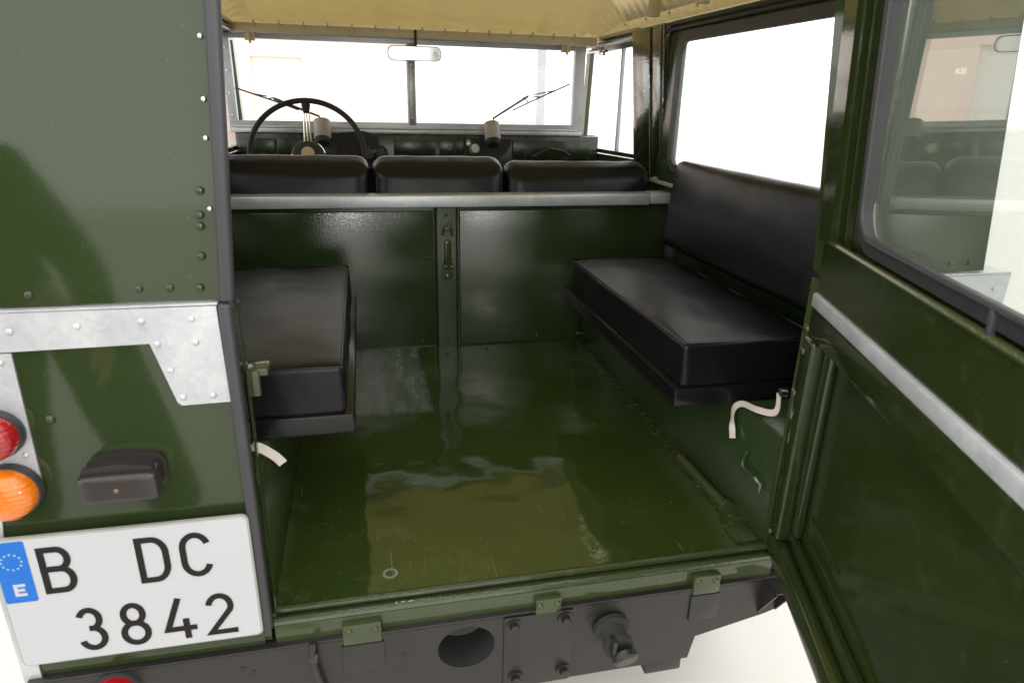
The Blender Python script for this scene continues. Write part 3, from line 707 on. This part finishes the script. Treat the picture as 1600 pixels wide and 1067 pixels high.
# ---- rear side door, swung open about 70 degrees
HX, HY = .478, -.030
ang = R(19.5)
v = Vector((-math.sin(ang), -math.cos(ang), 0)); n = Vector((-math.cos(ang), math.sin(ang), 0))
dm = Matrix.Identity(4)
dm.col[0][:3] = v; dm.col[1][:3] = n; dm.col[2][:3] = (0, 0, 1); dm.col[3][:3] = (HX, HY, 0)
DW = .90
bm = nb(); prism(bm, [(0, .012), (DW, .012), (DW, .512), (0, .512)], [], .0, .012)
door = obj('rear_door', bm, DOORG, V, 'dark green rear door standing open, galvanised rail and window')
# hardtop half: skin with window opening
wi = rrect(.132, .80, .622, 1.02, .05, 7)
def lean(o, z0=.545, k=LEAN):
    for vv in o.data.vertices:
        if vv.co.z > z0: vv.co.y += (vv.co.z-z0)*k
    return o
def dpart(name, bm, mat, label=None, sharp=35): return obj(name, bm, mat, door, label, sharp)
bm = nb(); prism(bm, [(0, .5145), (DW, .5145), (DW, .60), (0, .60)], [], .006, .036); lean(dpart('upper_panel', bm, DOORG))
bm = nb(); prism(bm, [(0, .601), (DW, .601), (DW, 1.12), (0, 1.12)], [wi], .012, .022); lean(dpart('window_surround', bm, DOORG))
bm = nb(); prism(bm, [(0.0, .602), (.052, .602), (.052, 1.119), (0.0, 1.119)], [], .0225, .046); lean(dpart('window_post', bm, DOORG))
bm = nb(); prism(bm, [(.066, .602), (.076, .602), (.076, 1.119), (.066, 1.119)], [], .0225, .030); lean(dpart('post_bead', bm, DOORG))
bm = nb(); tube(bm, [(.0, .040, .602), (DW, .040, .602)], .005, 8); dpart('panel_lip', bm, SILL)
bm = nb(); prism(bm, rrect(.121, .828, .612, 1.048, .056, 8), [rrect(.138, .79, .631, 1.01, .042, 8)], .0225, .036); rb = lean(dpart('window_rubber', bm, DRUB))
bm = nb(); 
lo = rrect(.1385, .7895, .6325, 1.0095, .042, 8)
tube(bm, [(a, .036, b) for a, b in rrect(.136, .794, .630, 1.014, .046, 8)], .004, 8, True); lean(dpart('rubber_lip', bm, DRUB))
B_ = box(nb(), .471, .478, .034, .040, .604, .630, .001); lean(dpart('glazing_clip', B_, RUBBER))
bm = nb(); prism(bm, rrect(.132, .796, .626, 1.016, .05, 8), [], .024, .027); lean(dpart('door_glass', bm, DGLASS, 'rear door window pane reflecting the cabin'), .60, .03)
# galvanised rail
bm = nb(); box(bm, -.004, DW, .012, .042, .490, .5135, .004); dpart('door_rail', bm, GALV, 'galvanised rail across the open door')
# inner frame of the lower half
bm = nb(); box(bm, .0, DW, .0125, .040, .442, .489, .003); dpart('frame_rail', bm, DOORG)
bm = nb(); box(bm, .0, .048, .0125, .046, .064, .441, .006, 3); dpart('frame_post', bm, DOORG)
bm = nb(); box(bm, .052, .080, .0125, .026, .094, .441, .004); dpart('frame_step', bm, DOORG)
bm = nb(); box(bm, .0, DW, .0125, .048, .014, .062, .016, 4); dpart('frame_bottom', bm, DOORG)
bm = nb(); box(bm, .048, DW, .0125, .026, .064, .090, .004); dpart('bottom_step', bm, DOORG)
bm = nb(); tube(bm, [(.10, .014, .115), (.20, .014, .125), (.32, .014, .120), (.45, .014, .105)], [.002, .006, .006, .002], 8, flat=.6); dpart('pressed_rib', bm, DOORG)
bm = nb(); tube(bm, [(.10, .014, .155), (.16, .014, .158), (.24, .014, .152)], [.002, .005, .002], 8, flat=.6); dpart('pressed_rib', bm, DOORG)
for z in (.415, .455, .06):
    o = rivet(door, DOORG, (.012, .046, z), .008, (0, 1, 0), 'bolt')
for z in (.06, .40, .58):
    bm = nb(); tube(bm, [(-.012, -.004, z-.04), (-.012, -.004, z+.04)], .010, 10); box(bm, -.012, .09, -.008, -.001, z-.03, z+.03, .002); obj('door_hinge', bm, DOORG, door)
door.matrix_basis = dm

# ------------------------------------------------------------------ things beyond the windscreen
hs = thing('house', 'pale pink plastered house beyond the windscreen', 'house', (-4, 16, GZ))
def hb(name, mat, *d, **k): return B(name, mat, hs, *d, **k)
bm = nb(); prism(bm, [(-7, GZ), (1.0, GZ), (1.0, 5), (-7, 5)], [[(-2.6, GZ+.01), (-1.5, GZ+.01), (-1.5, 1.6), (-2.6, 1.6)], [(-5.2, .4), (-4.0, .4), (-4.0, 1.7), (-5.2, 1.7)]], 16, 16.3); obj('wall', bm, WALLM, hs)
hb('door', PANE, -2.6, -1.5, 16.12, 16.2, GZ, 1.6); hb('window', PANE, -5.2, -4.0, 16.12, 16.2, .4, 1.7)
hb('window_sill', WALL2, -5.35, -3.85, 15.85, 16.0, .3, .398); hb('cornice', WALL2, -7.0, 1.0, 15.9, 16.0, 2.5, 2.7); hb('plinth', PANE, -7.0, -2.62, 15.93, 16.0, GZ, -.2)
hb('roof_slab', WALL2, -7.3, 1.3, 15.8, 20, 5, 5.25)
po_ = obj('steel_post', box(nb(), 2.02, 2.12, 8.0, 8.1, GZ, 3.2, .01), POSTM); po_['label'] = 'slim grey post outside beyond the windscreen'; po_['category'] = 'post'

# ------------------------------------------------------------------ bystander behind the camera, mirrored in the left rear panel
DARKC = simple('dark_cloth', (.012, .013, .016), .85); SKINM = simple('skin', (.45, .28, .21), .5); HAIR = simple('dark_hair', (.015, .011, .008), .6)
PX, PY = -1.24, -1.28
pe = thing('person', 'person in dark clothes standing behind the vehicle, seen only mirrored in its paint', 'person', (PX, PY, GZ))
def skinned(name, verts, edges, mat, parent, root=0, sub=2):
    me = bpy.data.meshes.new(name); me.from_pydata([vv[:3] for vv in verts], edges, []); me.materials.append(mat)
    o = link(name, me, parent)
    md = o.modifiers.new('skin', 'SKIN'); md.use_smooth_shade = True
    for i, sv in enumerate(me.skin_vertices[0].data):
        sv.radius = verts[i][3] if isinstance(verts[i][3], tuple) else (verts[i][3], verts[i][3]); sv.use_root = i == root
    sd = o.modifiers.new('subdivision', 'SUBSURF'); sd.levels = sd.render_levels = sub
    return o
G0 = GZ
vb = [(PX, PY, G0+.95, (.15, .11)), (PX, PY, G0+1.15, (.15, .10)), (PX, PY, G0+1.38, (.18, .11)), (PX, PY, G0+1.50, .06), (PX, PY+.02, G0+1.58, .055), (PX, PY+.03, G0+1.66, (.075, .095)), (PX, PY+.03, G0+1.75, (.06, .08)),
      (PX+.19, PY, G0+1.43, .07), (PX+.25, PY, G0+1.16, .05), (PX+.24, PY+.10, G0+.92, .042), (PX+.22, PY+.14, G0+.82, .04),
      (PX-.19, PY, G0+1.43, .07), (PX-.25, PY, G0+1.16, .05), (PX-.24, PY+.10, G0+.92, .042), (PX-.22, PY+.14, G0+.82, .04),
      (PX+.10, PY, G0+.86, .095), (PX+.20, PY+.02, G0+.48, .07), (PX+.30, PY-.02, G0+.09, .05), (PX+.31, PY+.13, G0+.04, .04),
      (PX-.10, PY, G0+.86, .095), (PX-.13, PY+.02, G0+.48, .07), (PX-.15, PY-.02, G0+.09, .05), (PX-.16, PY+.13, G0+.04, .04)]
vb = [(a-.24*max(0, (c-G0-.9)/.6), b, c, r_) for a, b, c, r_ in vb]; PH = PX-.30
eb = [(0, 1), (1, 2), (2, 3), (3, 4), (4, 5), (5, 6), (2, 7), (7, 8), (8, 9), (9, 10), (2, 11), (11, 12), (12, 13), (13, 14), (0, 15), (15, 16), (16, 17), (17, 18), (0, 19), (19, 20), (20, 21), (21, 22)]
body = skinned('body', vb, eb, SKINM, pe)
def pad(i, k): return (*vb[i][:3], tuple(a*k for a in vb[i][3]) if isinstance(vb[i][3], tuple) else vb[i][3]*k)
skinned('jacket', [pad(0, 1.3), pad(1, 1.22), pad(2, 1.15), pad(7, 1.25), pad(8, 1.3), pad(9, 1.35), pad(11, 1.25), pad(12, 1.3), pad(13, 1.35)], [(0, 1), (1, 2), (2, 3), (3, 4), (4, 5), (2, 6), (6, 7), (7, 8)], DARKC, pe)
skinned('trousers', [pad(0, 1.12), pad(15, 1.35), pad(16, 1.6), pad(17, 1.8), pad(19, 1.25), pad(20, 1.4), pad(21, 1.6)], [(0, 1), (1, 2), (2, 3), (0, 4), (4, 5), (5, 6)], DARKC, pe)
for sx_ in (.31, -.16): obj('shoe', cushion(PX+sx_-.05, PX+sx_+.05, PY-.09, PY+.19, G0, G0+.09, .04, 0, 1, 8, .001), TYRE, pe)
for sg in (1, -1):
    hx, hy, hz = PX+sg*.22, PY+.14, G0+.82
    hv = [(hx, hy, hz, (.02, .035)), (hx, hy+.02, hz-.06, (.018, .04))]; he = [(0, 1)]
    for k in range(4):
        q = len(hv); y0 = hy-.012+.02*k; hv += [(hx-sg*.004, y0, hz-.105, .0095), (hx-sg*.014, y0+.003, hz-.14+.008*abs(k-1.5), .0085), (hx-sg*.026, y0+.004, hz-.165+.010*abs(k-1.5), .0075)]; he += [(1, q), (q, q+1), (q+1, q+2)]
    q = len(hv); hv += [(hx-sg*.012, hy+.055, hz-.055, .010), (hx-sg*.022, hy+.065, hz-.09, .009)]; he += [(0, q), (q, q+1)]
    skinned('hand', hv, he, SKINM, pe)
bm = nb(); bmesh.ops.create_uvsphere(bm, u_segments=20, v_segments=14, radius=1)
for vv in bm.verts: vv.co = Vector((PH+vv.co.x*.087, PY+.018+vv.co.y*.105, G0+1.71+vv.co.z*.10))
bmesh.ops.delete(bm, geom=[vv for vv in bm.verts if vv.co.z < G0+1.69 and vv.co.y > PY+.03], context='VERTS'); obj('hair', bm, HAIR, pe)
bm = nb(); tube(bm, [(PH, PY+.118, G0+1.69), (PH, PY+.142, G0+1.645), (PH, PY+.115, G0+1.635)], [.008, .016, .012], 8); obj('nose', bm, SKINM, pe)
for sg in (1, -1):
    bm = revolve(nb(), [(0, .012), (.007, .009), (.011, 0)], (PH+sg*.033, PY+.112, G0+1.675), (0, 1, 0), 12); obj('eye', bm, TYRE, pe)
    bm = nb(); bmesh.ops.create_uvsphere(bm, u_segments=10, v_segments=8, radius=1)
    for vv in bm.verts: vv.co = Vector((PH+sg*.078+vv.co.x*.01, PY+.02+vv.co.y*.018, G0+1.655+vv.co.z*.03))
    obj('ear', bm, SKINM, pe)
bm = nb(); tube(bm, [(PH-.024, PY+.11, G0+1.60), (PH, PY+.12, G0+1.598), (PH+.024, PY+.11, G0+1.60)], [.003, .006, .003], 6); obj('mouth', bm, REDL, pe)
